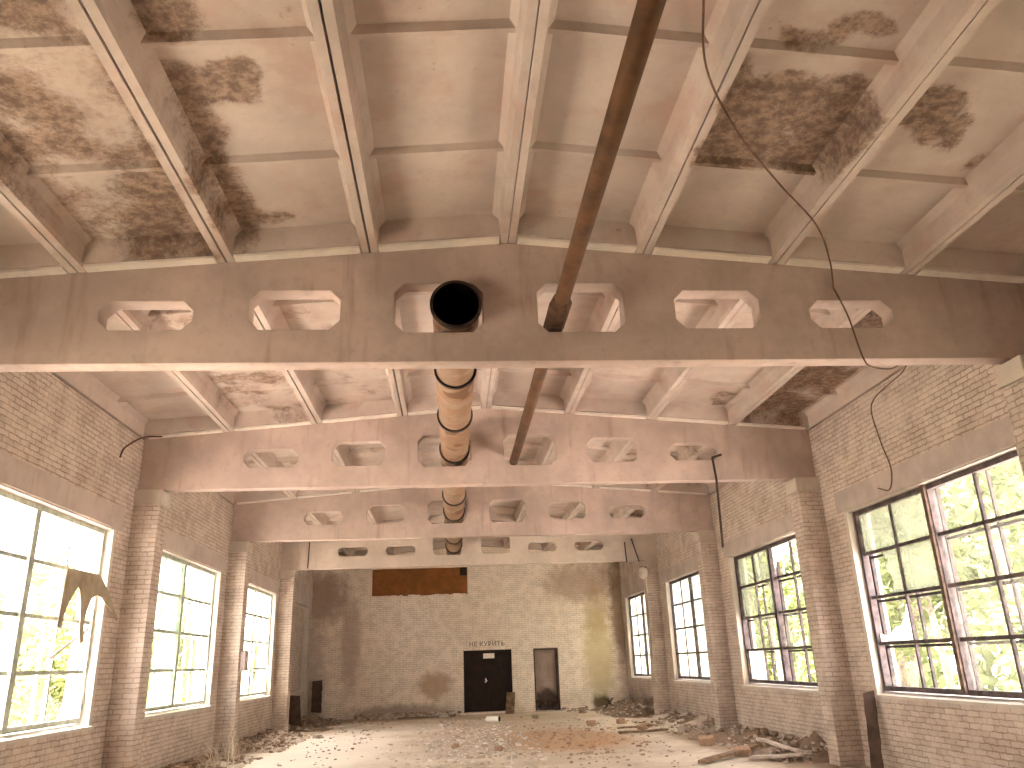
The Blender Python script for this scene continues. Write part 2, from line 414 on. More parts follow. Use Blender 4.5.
# ------------------------------------------------------------------ ceiling: ribbed roof slabs
BL = []       # (x0,x1,y0,y1,strength) stains in plan
BL += [(1.55,2.98,5.0,6.4,1.25), (1.8,2.75,4.5,4.85,.9), (1.6,1.9,4.1,4.8,.45), (3.05,3.75,5.15,5.75,1.0), (3.3,3.95,5.3,5.9,.9), (4.6,5.3,4.0,5.6,.5), (4.2,4.45,5.4,6.2,.55),
       (-4.5,-3.05,1.8,7.75,.82), (-3.3,-3.05,5.0,7.7,1.1), (-3.9,-3.1,6.5,7.8,.95), (-2.95,-2.6,5.0,7.75,1.0), (-2.95,-2.1,5.0,5.6,.85), (-2.95,-2.5,6.4,7.5,.9), (-2.6,-2.2,7.2,7.55,.7), (-2.9,-2.3,3.5,4.75,1.0), (-1.95,-1.7,4.55,4.75,.8),
       (-4.45,-3.1,8,14,.72), (-3.2,-3.05,8,13.7,1.0), (-2.9,-1.6,8,13.7,.5), (-2.95,-1.6,12.3,12.6,.7), (4.6,5.8,8,13.7,1.0), (3.1,4.4,9,13.4,.35), (3.95,4.4,12.6,13.5,.8), (1.6,2.9,8.5,11,.4),
       (-4.5,-3.1,14,19.6,.6), (3.1,5.8,14,19.6,.7), (-2.9,-1.6,14.5,19,.5), (4.6,5.8,20,25,.8), (-5.8,-3.1,20,25,.5), (-6,6,26,31,.55), (-6,-4.6,1.8,5.0,.5)]
def stain(x, y):
    s = 0.; p = Vector((x*2.2, y*2.2, 5.)); x += .16*noise.noise(p)*(x < 4.4 and x > -4.4); y += .22*noise.noise(p+Vector((9,3,1)))
    for (a, b, c, d, k) in BL:
        e = .16
        fx = min(1, max(0, (x-a)/e+.5)) * min(1, max(0, (b-x)/e+.5)); fy = min(1, max(0, (y-c)/e+.5)) * min(1, max(0, (d-y)/e+.5))
        s = max(s, k*fx*fy)
    return max(0, s + .6*noise.noise(Vector((x*1.9, y*1.9, 2.)))*min(1, .3+s))
ceiling = empty('ceiling', (0, 0, ZR), kind='structure')
RIBX = [-6.0, -4.5, -3.0, -1.5, 0, 1.5, 3.0, 4.5, 6.0]
GAP = [.012, .009, .011, .011, .005, .007, .006, .006, .012]
def slab(i, c):
    x0, x1 = RIBX[i]+GAP[i], RIBX[i+1]-GAP[i+1]
    lo, hi = c-2.985, min(c+2.985, Y1-.01)
    m = MB(); ats = []
    def Z(x, h): return top(x) + .004 + h
    def put(vs, fs, flag):
        m.add(vs, fs)
        for (x, y, z) in vs: ats.append(stain(x, y)*flag)
    FB, FT = .27, .31
    # longitudinal ribs
    for (e, s) in ((x0, 1), (x1, -1)):
        n = 30; vs = []; fs = []
        prof = [(e, 0), (e+s*.075, 0), (e+s*.09, .05), (e+s*.105, .2), (e+s*.17, FB), (e, FB)]
        for j in range(n+1):
            y = lo + (hi-lo)*j/n
            for (x, h) in prof: vs.append((x, y, Z(x, h)))
        k = len(prof)
        for j in range(n):
            for q in range(k):
                f = (j*k+q, j*k+(q+1) % k, (j+1)*k+(q+1) % k, (j+1)*k+q)
                fs.append(f if s < 0 else f[::-1])
        fs += [tuple(range(k)), tuple(n*k+q for q in range(k))[::-1]]
        put(vs, fs, .75)
    # cross ribs and end ribs, tapering downwards
    for yc, wt, wb, h0 in ((c-1.5, .13, .05, .215), (c, .13, .05, .215), (c+1.5, .13, .05, .215), (lo+.12, .30, .235, .03), (hi-.12, .30, .235, .03)):
        n = 10; vs = []; fs = []; xa, xb = x0+.06, x1-.06
        for j in range(n+1):
            x = xa + (xb-xa)*j/n
            for (dy, h) in ((-wb/2, h0), (wb/2, h0), (wt/2, FB), (-wt/2, FB)): vs.append((x, yc+dy, Z(x, h)))
        for j in range(n):
            for q in range(4): fs.append((j*4+q, (j+1)*4+q, (j+1)*4+(q+1) % 4, j*4+(q+1) % 4))
        put(vs, fs, .9)
    # flange
    nx, ny = 22, 72; vs = []; fs = []
    for j in range(ny+1):
        for k in range(nx+1):
            x = x0 + (x1-x0)*k/nx; y = lo + (hi-lo)*j/ny
            vs.append((x, y, Z(x, FB)))
    for j in range(ny):
        for k in range(nx):
            q = j*(nx+1)+k; fs.append((q, q+nx+1, q+nx+2, q+1))
    put(vs, fs, 1.)
    put([(x0,lo,Z(x0,FT)),(x1,lo,Z(x1,FT)),(x1,hi,Z(x1,FT)),(x0,hi,Z(x0,FT))], [(0,1,2,3)], 0)
    m.a = ats
    return m.build('roof_slab', M['roof'], ceiling)
for c in BAYS[2:]:
    for i in range(8): slab(i, c)
m = MB()
for s in (-1, 1):
    m.prism([(s*.0, ZR+.33), (s*6.34, ZR-6.34*SL+.33), (s*6.34, ZR-6.34*SL+.45), (0, ZR+.45)], 'Y', Y0-.4, Y1+.4)
    m.prism([(s*.0, ZR+.2), (s*6.0, ZR-6.0*SL+.2), (s*6.0, ZR-6.0*SL+.32), (0, ZR+.32)], 'Y', Y0-.4, BAYS[2]-3.0)
m.build('roof_covering', M['roof'], ceiling, recalc=True)  # added above the slabs to keep sky light out of the seams

# ------------------------------------------------------------------ beams
ORD = ['nearest', 'second', 'third', 'fourth and farthest']
def octo(cx, w, z0, z1, ch, n):
    pts = []
    for (sx, sz, a0) in ((1,-1,-90), (1,1,0), (-1,1,90), (-1,-1,180)):
        px, pz = cx + sx*(w-ch), (z1-ch if sz > 0 else z0+ch)
        for k in range(n+1):
            a = math.radians(a0 + 90*k/n); pts.append((px+ch*math.cos(a), pz+ch*math.sin(a)))
    return pts
def beam(k):
    yf = BEAMS[k]; W = .22; rs = k == 3
    cu = bpy.data.curves.new('beam_outline', 'CURVE'); cu.dimensions = '2D'; cu.fill_mode = 'BOTH'; cu.extrude = W/2-.008; cu.bevel_depth = .008; cu.bevel_resolution = 1
    XE = 5.925
    outs = [[(-XE, ZB), (XE, ZB), (XE, top(XE)-.01), (0, ZR-.01), (-XE, top(XE)-.01)]]
    for cx, zt in ((-.76,5.615),(.76,5.615),(-2.26,5.53),(2.26,5.53),(-3.76,5.41),(3.76,5.41)):
        if rs: zt = 5.38 if abs(cx) > 2 else 5.62
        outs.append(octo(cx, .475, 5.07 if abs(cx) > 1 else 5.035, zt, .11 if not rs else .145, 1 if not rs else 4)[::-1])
    for pl in outs:
        sp = cu.splines.new('POLY'); sp.points.add(len(pl)-1); sp.use_cyclic_u = True
        for i, (x, z) in enumerate(pl): sp.points[i].co = (x, z-ZB, 0, 1)
    o = bpy.data.objects.new('t', cu); C.objects.link(o)
    me = bpy.data.meshes.new_from_object(o.evaluated_get(bpy.context.evaluated_depsgraph_get()))
    bpy.data.objects.remove(o)
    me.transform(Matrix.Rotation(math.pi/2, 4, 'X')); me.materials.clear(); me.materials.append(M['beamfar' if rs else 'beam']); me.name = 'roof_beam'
    ob = bpy.data.objects.new('roof_beam', me); C.objects.link(ob); ob.location = (0, yf+W/2, ZB)
    tag(ob, ['wide concrete roof beam with six openings, nearest the camera and holding the open duct mouth',
             'second concrete roof beam from the camera, where the thin rusty pipe ends',
             'third concrete roof beam from the camera, between the second beam and the farthest one',
             'farthest pale concrete roof beam with rounded openings, in front of the back wall'][k], 'beam', 'perforated concrete roof beams', 'thing')
    m = MB()                                           # mortar bed under the slab ends, between the ribs
    for i in range(8):
        p, q = RIBX[i]+(.1 if i else .16), RIBX[i+1]-(.1 if i < 7 else .16)
        for side in (-1, 1):
            y0 = yf-.12 if side < 0 else yf+W/2+.01; y1 = yf+W/2-.01 if side < 0 else yf+W+.12
            m.prism([(p, top(p)-.006), (q, top(q)-.006), (q, top(q)+.022), (p, top(p)+.022)], 'Y', y0, y1)
    m.build('mortar_bed', M['strip'], ob, recalc=True)
    return ob
for k in range(4): beam(k)

# ------------------------------------------------------------------ brick pillars
PY = [b+.11 for b in BEAMS]
for side, word in ((-1, 'left'), (1, 'right')):
    for k in range(4):
        y = PY[k]; e = empty('brick_pillar', (side*5.72, y, 0), kind='thing')
        tag(e, '%s painted brick pillar on the %s wall carrying the %s roof beam' % ('whitish' if side < 0 else 'tan', word, ['nearest', 'second', 'third', 'farthest'][k]), 'pillar', 'brick pillars along the %s wall' % word)
        m = MB(); m.box(side*5.52, side*(HW-.001), y-.2, y+.2, 0, 4.46); m.build('shaft', M['brick'], e, bevel=.012)
        m = MB(); m.box(side*5.49, side*(HW-.001), y-.225, y+.225, 4.46, ZB-.012); m.build('bearing_pad', M['pad'], e, bevel=.012)

# ------------------------------------------------------------------ windows
def pane_poly(y0, y1, z0, z1, kind):
    if kind == 'full': return [(y0,z0),(y1,z0),(y1,z1),(y0,z1)]
    w, h = y1-y0, z1-z0
    if kind == 'low':                                  # a jagged shard left along the lower edge and one side
        p = [(y0,z0),(y1,z0)]
        for i in range(6): p.append((y1-w*i/6., z0+h*(U(.12,.35)+.5*(i/6.)**3)))
        return p + [(y0, z0+h*.95)]
    if kind == 'high':
        p = [(y1,z1),(y0,z1)]
        for i in range(6): p.append((y0+w*i/6., z1-h*(U(.2,.5)+.3*(i/6.)**2)))
        return p + [(y1, z1-h*.9)]
    if kind == 'side':
        p = [(y0,z0),(y0+w*.45,z0)]
        for i in range(1, 5): p.append((y0+w*U(.25,.55), z0+h*i/5.))
        return p + [(y0+w*.5,z1),(y0,z1)]
WIN_N = [0]
def window(side, bi, cells, fm, blue=False, split=None):
    WIN_N[0] += 1
    c = BC(side, bi); X = 6.10; y0, y1 = c-WH+.021, c+WH-.021; z0, z1 = WZ0+.055, WZ1-.035
    root = empty('window_%d' % WIN_N[0], (side*X, c, z0), kind='structure')
    s = side
    fr = MB(); t = .07
    fr.box(s*(X-.05), s*(X+.05), y0, y1, z0, z0+t); fr.box(s*(X-.05), s*(X+.05), y0, y1, z1-t, z1)
    fr.box(s*(X-.05), s*(X+.05), y0, y0+t, z0+t, z1-t); fr.box(s*(X-.05), s*(X+.05), y1-t, y1, z0+t, z1-t)
    fr.box(s*(X-.06), s*(X+.06), c-.065, c+.065, z0+t, z1-t)
    fr.build('frame', fm, root)
    zs = [z1-t, 3.22, 2.53, 1.835, z0+t]
    back = MB(); xo = X+.12
    for z in zs[1:4]: back.box(s*(xo-.02), s*(xo+.02), y0, y1, z-.075, z-.035)
    for h in (0, 1):
        a, b = ((y0+t, c-.065), (c+.065, y1-t))[h]; mid = (a+b)/2
        sb = MB()
        for z in zs[1:4]: sb.box(s*(X-.028), s*(X+.028), a, b, z-.026, z+.026)
        for i in range(4): sb.box(s*(X-.022), s*(X+.022), mid-.02, mid+.02, zs[i+1]+(.026 if i < 3 else 0), zs[i]-(.026 if i else 0))
        sash = sb.build('sash', fm, root)
        back.box(s*(xo-.02), s*(xo+.02), mid-.10, mid-.065, z0, z1)
        gl = {}
        for ci in (0, 1):
            ya, yb = (a, mid-.02) if ci == 0 else (mid+.02, b)
            col = h*2+ci                               # 0 = near end ... 3 = far end
            for r in range(4):
                k = cells[r][3-col]                    # cells are written far -> near, top -> bottom
                za, zb = zs[r+1]+(.026 if r < 3 else 0), zs[r]-(.026 if r else 0)
                if k == '.': continue
                mk = {'g': 'glass', 'c': 'cloudy', 'f': 'film', 't': 'tealglass', 'd': 'dull', 'D': 'dull', 'l': 'glass', 'h': 'glass', 's': 'cloudy', 'L': 'cloudy', 'H': 'cloudy', 'S': 'film'}[k]
                kd = {'l': 'low', 'h': 'high', 's': 'side', 'L': 'low', 'D': 'side', 'H': 'high', 'S': 'side'}.get(k, 'full')
                gl.setdefault(mk, MB()).prism(pane_poly(ya, yb, za, zb, kd), 'X', s*(X+.010), s*(X+.014))
        for mk, g in gl.items():
            o = g.build({'glass': 'glass_panes', 'cloudy': 'cloudy_panes', 'film': 'milky_film', 'tealglass': 'greenish_panes', 'dull': 'dull_panes'}[mk], M[mk], sash, recalc=True)
    back.box(s*(xo-.03), s*(xo+.03), y0, y0+.05, z0, z1); back.box(s*(xo-.03), s*(xo+.03), y1-.05, y1, z0, z1)
    back.box(s*(xo-.03), s*(xo+.03), c-.04, c+.04, z0, z1)
    back.build('outer_frame', M['frame_blue'] if blue else fm if side < 0 else M['frame_dark'], root)
    return root
#            far -> near                         rows top -> bottom
window(-1, 3, ['gggg','.ggg','.ggg','lggg'], M['frame_l'])
window(-1, 4, ['ggtc','sgtc','ggtg','gStg'], M['frame_l'])
window(-1, 5, ['SSgg','SfSg','SsSg','fgcg'], M['frame_l'])
window(1, 3, ['ddgg','Ddgg','Llgg','l.gg'], M['frame_r'])
window(1, 4, ['ddHh','dD.h','Dgg.','fS.S'], M['frame_r'])
window(1, 5, ['cccc','cfcc','fffc','ffcf'], M['frame_r'], blue=True)
window(1, 6, ['ccfc','cfcc','fccf','ccfc'], M['frame_r'])
window(-1, 2, ['fdfd','cfcf','fdfd','cfcf'], M['frame_l']); window(1, 2, ['dddd']*4, M['frame_r'])  # unseen near bay, its panes dulled to dim light on the near beam
# blind window niche at the far left: thin plaster board frame
m = MB(); cY = BAYS[6]; xx = -(HW+.10)
m.box(xx, xx-.06, cY-2.12, cY-2.05, WZ0+.05, WZ1-.03); m.box(xx, xx-.06, cY+2.05, cY+2.12, WZ0+.05, WZ1-.03); m.box(xx, xx-.06, cY-2.05, cY+2.05, WZ1-.1, WZ1-.03)
m.build('niche_frame', M['plaster'], wall_l)

# rusty brown upright post in the nearest right window, steel
m = MB(); m.box(6.0, 6.04, BAYS[3]-.17, BAYS[3]-.09, WZ0+.06, WZ1-.04)
tag(m.build('steel_post', M['rustframe']), 'rust brown upright bar in the middle of the nearest right window', 'post')

# torn sheet over the nearest left window
pts = [(11.5,3.17),(12.55,3.20),(12.95,2.98),(13.2,2.78),(13.4,2.62),(13.4,2.58),(13.12,2.72),(12.9,2.80),(12.72,2.88),(12.55,2.90),(12.38,2.84),(12.28,2.66),(12.24,2.46),(12.3,2.25),(12.22,2.2),(12.14,2.36),(12.10,2.6),(12.04,2.80),(11.96,2.93),(11.9,2.96),(11.8,2.86),(11.68,2.72),(11.6,2.55),(11.58,2.38),(11.45,2.4)]
m = MB(); m.prism(pts, 'X', -5.90, -5.885)
o = m.build('torn_sheet', M['sheet'], origin=(-5.9, 12.2, 3.0), recalc=True)
tag(o, 'torn grey brown sheet with two arched gaps hanging in the nearest left window', 'sheet')
m = MB(); m.tube([(-5.98, 12.6, 2.42), (-5.98, 11.55, 2.0)], .02, 6); m.tube([(-5.98,12.5,2.42),(-5.98,12.52,2.1),(-5.98,12.75,1.9)], .012, 6)
tag(m.build('broken_lath', M['palewood'], origin=(-5.98,12.,2.2)), 'thin broken slat slanting under the torn sheet in the nearest left window', 'lath')

# ------------------------------------------------------------------ duct and pipe
du = empty('ventilation_duct', (-.58, 7.4, 5.33), 'long round painted ventilation duct with black joint rings running through the beam openings', 'duct')
def dz(y): return 5.305 + .035*max(0, min(1, (y-8)/5)) 
ys = [7.60, 9.55, 11.6, 13.62, 15.6, 17.6, 19.62, 21.6, 23.6, 25.62, 27.4]
RD = .25
for a, b in zip(ys, ys[1:]):
    y = a; g = MB(); g.shell([(y-.02, RD-.004, dz(y)), (y-.02, RD+.022, dz(y)), (y+.035, RD+.022, dz(y)), (y+.035, RD-.004, dz(y))], 44, -.58, 0)
    m = MB(); r1, r2 = RD, RD-.012
    m.shell([(a, r1, dz(a)), (a+.5*(b-a) if a > 7.7 else 8.4, r1, dz(a+.5*(b-a) if a > 7.7 else 8.4)), (b+.03, r2, dz(b)), (b+.03, r2-.01, dz(b)), (a, r1-.012, dz(a))], 44, -.58, 0)
    sec = m.build('pipe_section', M['duct'], du, smooth=False, recalc=True)
    g.build('joint_ring', M['ring'], sec, recalc=True)
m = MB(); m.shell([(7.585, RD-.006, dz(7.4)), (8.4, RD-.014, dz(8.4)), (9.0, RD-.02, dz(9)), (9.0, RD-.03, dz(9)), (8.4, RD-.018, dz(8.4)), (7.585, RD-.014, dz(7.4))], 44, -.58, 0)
m.build('shade_lining', M['ductinside'], du, recalc=True)  # added black tube that keeps the duct mouth dark
m = MB(); m.tube([(-.58, 8.95, dz(9)), (-.58, 9.0, dz(9))], RD-.031, 44); m.build('shade_plug', M['ductinside'], du)  # added black disc, closes the duct so its inside reads as shade

bp = empty('rusty_pipe', (.49, 2, 5.205), 'thin rust brown steel pipe running overhead through the two nearest beams', 'pipe')
m = MB(); m.tube([(.50, -4, 5.21), (.49, 7.6, 5.205), (.49, 14.05, 5.19)], .078, 18); m.build('pipe_run', M['rustpipe'], bp, smooth=True)
m = MB(); m.tube([(.49, 7.24, 5.205), (.49, 7.36, 5.205), (.49, 8.0, 5.205)], [.082, .118, .118], 6); m.build('sleeve', M['sleeve'], bp)

# ------------------------------------------------------------------ wires and small fittings
def arc(pts, n=8):
    out = []
    P = [Vector(p) for p in pts]; P = [P[0]*2-P[1]] + P + [P[-1]*2-P[-2]]
    for i in range(1, len(P)-2):
        for k in range(n):
            t = k/n; a, b, c, d = P[i-1:i+3]
            out.append(.5*((2*b)+(c-a)*t+(2*a-5*b+4*c-d)*t*t+(3*b-a-3*c+d)*t**3))
    return out + [P[-2]]
m = MB(); m.tube(arc([(1.09,4.1,6.02),(1.3,4.75,5.93),(1.75,5.4,5.86),(2.35,6.05,5.80),(3.05,6.8,5.80),(3.45,7.4,5.72),(3.6,7.70,5.55)]), .009, 6)
m.tube(arc([(3.6,7.70,5.55),(3.7,7.69,5.2),(3.78,7.69,4.72),(3.95,7.83,4.66),(4.3,8.05,4.72),(4.7,8.4,4.95),(5.5,9.8,5.3),(5.86,11.3,5.35),(5.9,11.35,4.8),(5.9,11.2,4.3),(5.88,11.3,4.0),(5.88,11.62,4.08)]), .009, 6)
tag(m.build('loose_wire', M['wire'], origin=(3.6,7.7,5.5)), 'thin brown loose wire sagging under the roof slabs and down the right wall', 'wire')
m = MB(); m.tube([(4.03,13.62,5.1),(4.05,13.6,4.7),(4.02,13.6,3.5)], .022, 8); m.tube([(4.2,13.62,5.15),(4.03,13.62,5.1)], .022, 8)
tag(m.build('conduit', M['conduit'], origin=(4.03,13.6,4.3)), 'dark vertical conduit dropping from the second beam near the right wall', 'conduit')
m = MB(); m.tube([(4.92,25.62,5.3),(4.94,25.62,4.66)], .018, 6); m.tube([(5.15,25.62,5.4),(5.34,25.6,4.66)], .018, 6)
tag(m.build('conduit', M['conduit'], origin=(5,25.6,5)), 'pair of short dark conduits on the right end of the farthest beam', 'conduit')
m = MB(); m.tube([(-5.1,25.66,5.55),(-5.12,25.62,4.72)], .016, 6)
tag(m.build('conduit', M['conduit'], origin=(-5.1,25.6,5)), 'single dark wire down the left end of the farthest beam', 'conduit')
m = MB(); m.tube(arc([(-5.6,13.6,5.62),(-5.75,13.2,5.5),(-5.9,12.9,5.25),(-5.9,12.75,5.05)]), .014, 6)
tag(m.build('loose_wire', M['wire'], origin=(-5.9,13,5.2)), 'short stiff wire stub at the left end of the second beam', 'wire')
sb = empty('switch_box', (-5.47, 19.83, 2.0), 'small grey steel box fixed to the left pillar under the third beam', 'switch box')
m = MB(); m.box(-5.39, -5.515, 19.70, 19.95, 1.78, 2.22); m.build('body', M['box'], sb, bevel=.01)
m = MB(); m.box(-5.375, -5.39, 19.72, 19.93, 1.80, 2.20); m.build('lid', M['box'], sb, bevel=.004)
il = empty('lamp_holder', (5.45, 25.6, 4.3), 'white round lamp holder on the right pillar under the farthest beam', 'lamp holder')
m = MB()
for z, r in ((4.12,.05),(4.16,.12),(4.30,.16),(4.42,.12),(4.46,.06)): pass
m.tube([(5.40,25.44,4.12),(5.40,25.44,4.17),(5.40,25.44,4.30),(5.40,25.44,4.42),(5.40,25.44,4.47)], [.06,.13,.16,.13,.05], 16); m.build('shade', M['pad'], il, smooth=True)
m = MB(); m.box(5.36, 5.515, 25.40, 25.62, 4.455, 4.48); m.build('bracket', M['conduit'], il)

# ------------------------------------------------------------------ floor debris
def mound(name, x0, x1, y0, y1, h, label, wall_x=None, wall_y=None, res=.12):
    """low irregular heap, highest at the wall"""
    nx, ny = max(4, int((x1-x0)/res)), max(4, int((y1-y0)/res)); m = MB(); vs = []; fs = []
    for j in range(ny+1):
        for i in range(nx+1):
            x = x0+(x1-x0)*i/nx; y = y0+(y1-y0)*j/ny
            d = abs(x-wall_x)/(x1-x0) if wall_x is not None else abs(y-wall_y)/(y1-y0)
            e = min(1, j/3., (ny-j)/3.) if wall_x is not None else min(1, i/3., (nx-i)/3.)
            n = noise.fractal(Vector((x*1.6, y*1.6, h*7)), .8, 2.1, 5)
            z = .8*h*max(0, 1-d*(1.15+.3*math.sin(y*2+x)))**1.2*e*(.75+.8*n) + .05*n*(1-d)
            edge = i in (0, nx) or j in (0, ny)
            vs.append((x, y, max(-.02, z) if not edge or (wall_x is not None and i == (nx if wall_x > 0 else 0)) else -.03))
    for j in range(ny):
        for i in range(nx):
            q = j*(nx+1)+i; fs.append((q, q+1, q+nx+2, q+nx+1))
    for p in range(int((x1-x0)*(y1-y0)*75)):
        x, y = U(x0, x1), U(y0, y1)
        d = abs(x-wall_x)/(x1-x0) if wall_x is not None else abs(y-wall_y)/(y1-y0)
        if R() < d*.55: continue
        r = U(.015,.07)*(1.2-d*.6)
        if wall_x is not None: x = max(-5.83, min(5.83, x))
        y = min(y, 31.55)
        z = h*max(0, 1-d*1.2)*.75
        m.chunk((x, y, z+r*.3), r)
    m.add(vs, fs)
    o = m.build(name, M['rubble'], origin=((x0+x1)/2, (y0+y1)/2, 0)); return tag(o, label, 'rubble', kind='stuff')
mound('rubble_heap', 4.75, 5.91, 14.15, 19.5, .27, 'brick and plaster rubble along the right wall under its second window', wall_x=5.91)
mound('rubble_heap', 4.5, 5.91, 20.15, 25.5, .30, 'brick rubble along the right wall under its third window', wall_x=5.91)
mound('rubble_heap', 4.3, 5.91, 26.15, 31.6, .42, 'dark rubble filling the far right corner of the hall', wall_x=5.91)
mound('rubble_heap', -5.91, -4.7, 14.15, 19.5, .16, 'dry litter along the left wall under its second window', wall_x=-5.91)
mound('rubble_heap', -5.91, -4.5, 20.15, 25.5, .20, 'pale litter along the left wall under its third window', wall_x=-5.91)
mound('rubble_heap', -5.91, -4.4, 26.15, 31.6, .24, 'rubble in the far left corner under the blind window niche', wall_x=-5.91)
mound('rubble_heap', -4.2, -.4, 30.6, 31.64, .16, 'low rubble strip at the foot of the back wall left of the double door', wall_y=31.64)
mound('rubble_heap', 3.4, 4.3, 30.9, 31.64, .10, 'low rubble at the foot of the back wall beside the single doorway', wall_y=31.64)
# loose chips in the middle of the floor
def scatter(name, n, cx, cy, sx, sy, r0, r1, mat, label, ok):
    m = MB()
    for _ in range(n):
        x, y = random.gauss(cx, sx), random.gauss(cy, sy)
        if y > 30.4 or y < 8 or not ok(x, y): continue
        r = U(r0, r1)*(.6+.8*R()**3); m.chunk((x, y, r*.25), r, .45)
    return tag(m.build(name, mat, origin=(cx, cy, 0)), label, 'chips', kind='stuff')
scatter('plaster_chips', 1500, -.1, 21., 1.0, 4.2, .015, .06, M['chips'], 'pale plaster chips strewn down the middle of the floor', lambda x, y: -2.6 < x < 1.2 and y < 29)
scatter('brick_crumbs', 900, 2.0, 21., 1.5, 3.2, .015, .045, M['oldbrick'], 'reddish brick crumbs on the rust stained patch of floor', lambda x, y: 1.3 < x < 4.0 and y < 29)
scatter('floor_litter', 420, -3.2, 24, 1.2, 6, .012, .045, M['rubble'], 'small dark litter scattered over the left side of the floor', lambda x, y: -4.3 < x < -2.75)
# single lumps: each its own thing
LUMP = [((4.95,20.6),.16,'palest square lump of plaster in front of the right pillar under the third beam'),
        ((4.6,15.6),.15,'brick lump at the near end of the rubble under the second right window'),
        ((4.55,17.6),.17,'brick lump in the middle of the rubble under the second right window'),
        ((4.7,19.0),.2,'large flat slab lump at the foot of the right pillar under the third beam'),
        ((4.2,22.0),.13,'brick lump at the near end of the rubble under the third right window'),
        ((4.1,24.2),.15,'brick lump at the far end of the rubble under the third right window'),
        ((3.2,23.9),.14,'lone dark brick lump on the open floor right of the rust stain'),
        ((1.98,27.8),.11,'small dark lump on the floor in front of the single doorway'),
        ((3.8,29.6),.15,'dark lump on the floor near the far right corner'),
        ((-1.0,30.2),.17,'pale block on the floor left of the double door'),
        ((-3.8,28.2),.13,'lump on the pale floor near the far left corner'),
        ((-4.3,23.6),.12,'pale lump on the floor beside the litter under the third left window'),
        ((.3,18.3),.10,'brick lump among the plaster chips nearest the camera'),
        ((-.6,19.3),.09,'small brick lump among the plaster chips in the middle of the floor')]
for (x, y), r, lab in LUMP:
    m = MB(); m.chunk((x, y, r*.55), r, .6); m.chunk((x+.12, y+.06, r*.3), r*.5, .6)
    mt = M['chips'] if 'pale' in lab else M['oldbrick'] if 'brick' in lab else M['rubble']
    tag(m.build('broken_brick' if 'brick' in lab else 'rubble_lump', mt, origin=(x, y, 0), bevel=.012), lab, 'lump', 'loose lumps on the floor')
# boards
def board(p, q, w, t, mat, label, name='plank', roll=0.):
    p, q = Vector(p), Vector(q); d = (q-p); L = d.length; d.normalize()
    sidev = d.cross(Vector((0,0,1))); sidev.normalize(); upv = sidev.cross(d)
    rot = Matrix((sidev, d, upv)).transposed() @ Matrix.Rotation(roll, 3, 'Y')
    m = MB(); c = (p+q)/2
    n = 8; vs = []; fs = []
    for i in range(n+1):
        s = -L/2+L*i/n
        for (a, b) in ((-w/2,-t/2),(w/2,-t/2),(w/2,t/2),(-w/2,t/2)):
            vs.append(c + rot @ Vector((a*(1+.06*math.sin(i*2.3)), s+(U(-.04,.04) if i in (0, n) else 0), b+.006*math.sin(i*1.1))))
    for i in range(n):
        for k in range(4): fs.append((i*4+k, i*4+(k+1)%4, (i+1)*4+(k+1)%4, (i+1)*4+k))
    fs += [(3,2,1,0), tuple(n*4+k for k in range(4))]
    m.add(vs, fs)
    return tag(m.build(name, mat, origin=tuple(c), bevel=.004, recalc=True), label, 'board')
board((3.55,14.6,.05), (5.1,16.1,.12), .16, .05, M['wood'], 'long dark plank on the floor below the second right window')
board((4.85,15.3,.30), (5.35,14.7,.12), .14, .04, M['palewood'], 'short pale board tilted on the rubble below the second right window')
board((4.5,14.92,.05), (5.3,14.5,.10), .20, .04, M['palewood'], 'grey weathered board lying flat beside the long dark plank')
board((3.4,20.9,.05), (4.6,21.0,.06), .14, .05, M['wood'], 'brown plank on the floor in front of the right pillar under the third beam')
board((3.6,22.2,.05), (4.6,22.4,.07), .10, .04, M['wood'], 'thin brown batten behind the plank near the third right window')
board((-2.6,30.4,.04), (-.6,30.6,.04), .16, .05, M['wood'], 'long dark plank along the foot of the back wall left of the double door')
board((-4.6,27.3,.04), (-3.7,28.0,.05), .12, .04, M['palewood'], 'pale batten on the floor near the farthest left pillar')
board((5.66,12.70,.02), (5.84,12.93,1.12), .17, .045, M['darkboard'], 'dark brown board leaning on the right wall beside the second pillar', 'leaning_board')
m = MB(); m.add([(-5.86,26.9,.02),(-5.28,26.86,.02),(-5.42,27.12,1.0),(-5.74,27.12,1.02),(-5.86,26.94,.02),(-5.28,26.9,.02),(-5.42,27.16,1.0),(-5.74,27.16,1.02)], [(0,1,2,3),(7,6,5,4),(0,4,5,1),(1,5,6,2),(2,6,7,3),(3,7,4,0)])
tag(m.build('leaning_board', M['darkboard'], origin=(-5.6,27,.5), recalc=True), 'dark tapering sheet standing below the blind window niche by the farthest left pillar', 'board')
board((-5.55,31.25,.3), (-5.6,31.58,1.35), .36, .03, M['darkboard'], 'dark narrow board leaning in the far left corner on the rubble', 'leaning_board')
board((1.40,31.15,.02), (1.5,31.52,.72), .32, .03, M['wood'], 'short brown board leaning on the right jamb of the double door', 'leaning_board')
# white can with a dark open end
cn = empty('can', (.75, 27.2, .09), 'white tin can lying on its side on the floor before the double door', 'can')
m = MB(); m.tube([(.42,27.35,.09),(.80,27.15,.09)], .085, 16, cap=False); m.tube([(.42,27.35,.09),(.425,27.347,.09)], .085, 16); m.build('body', M['white'], cn, smooth=False)
m = MB(); m.tube([(.795,27.152,.09),(.805,27.147,.09)], .08, 16); m.build('mouth', M['shade_plate'], cn)  # dark disc, shade inside the open end painted as colour
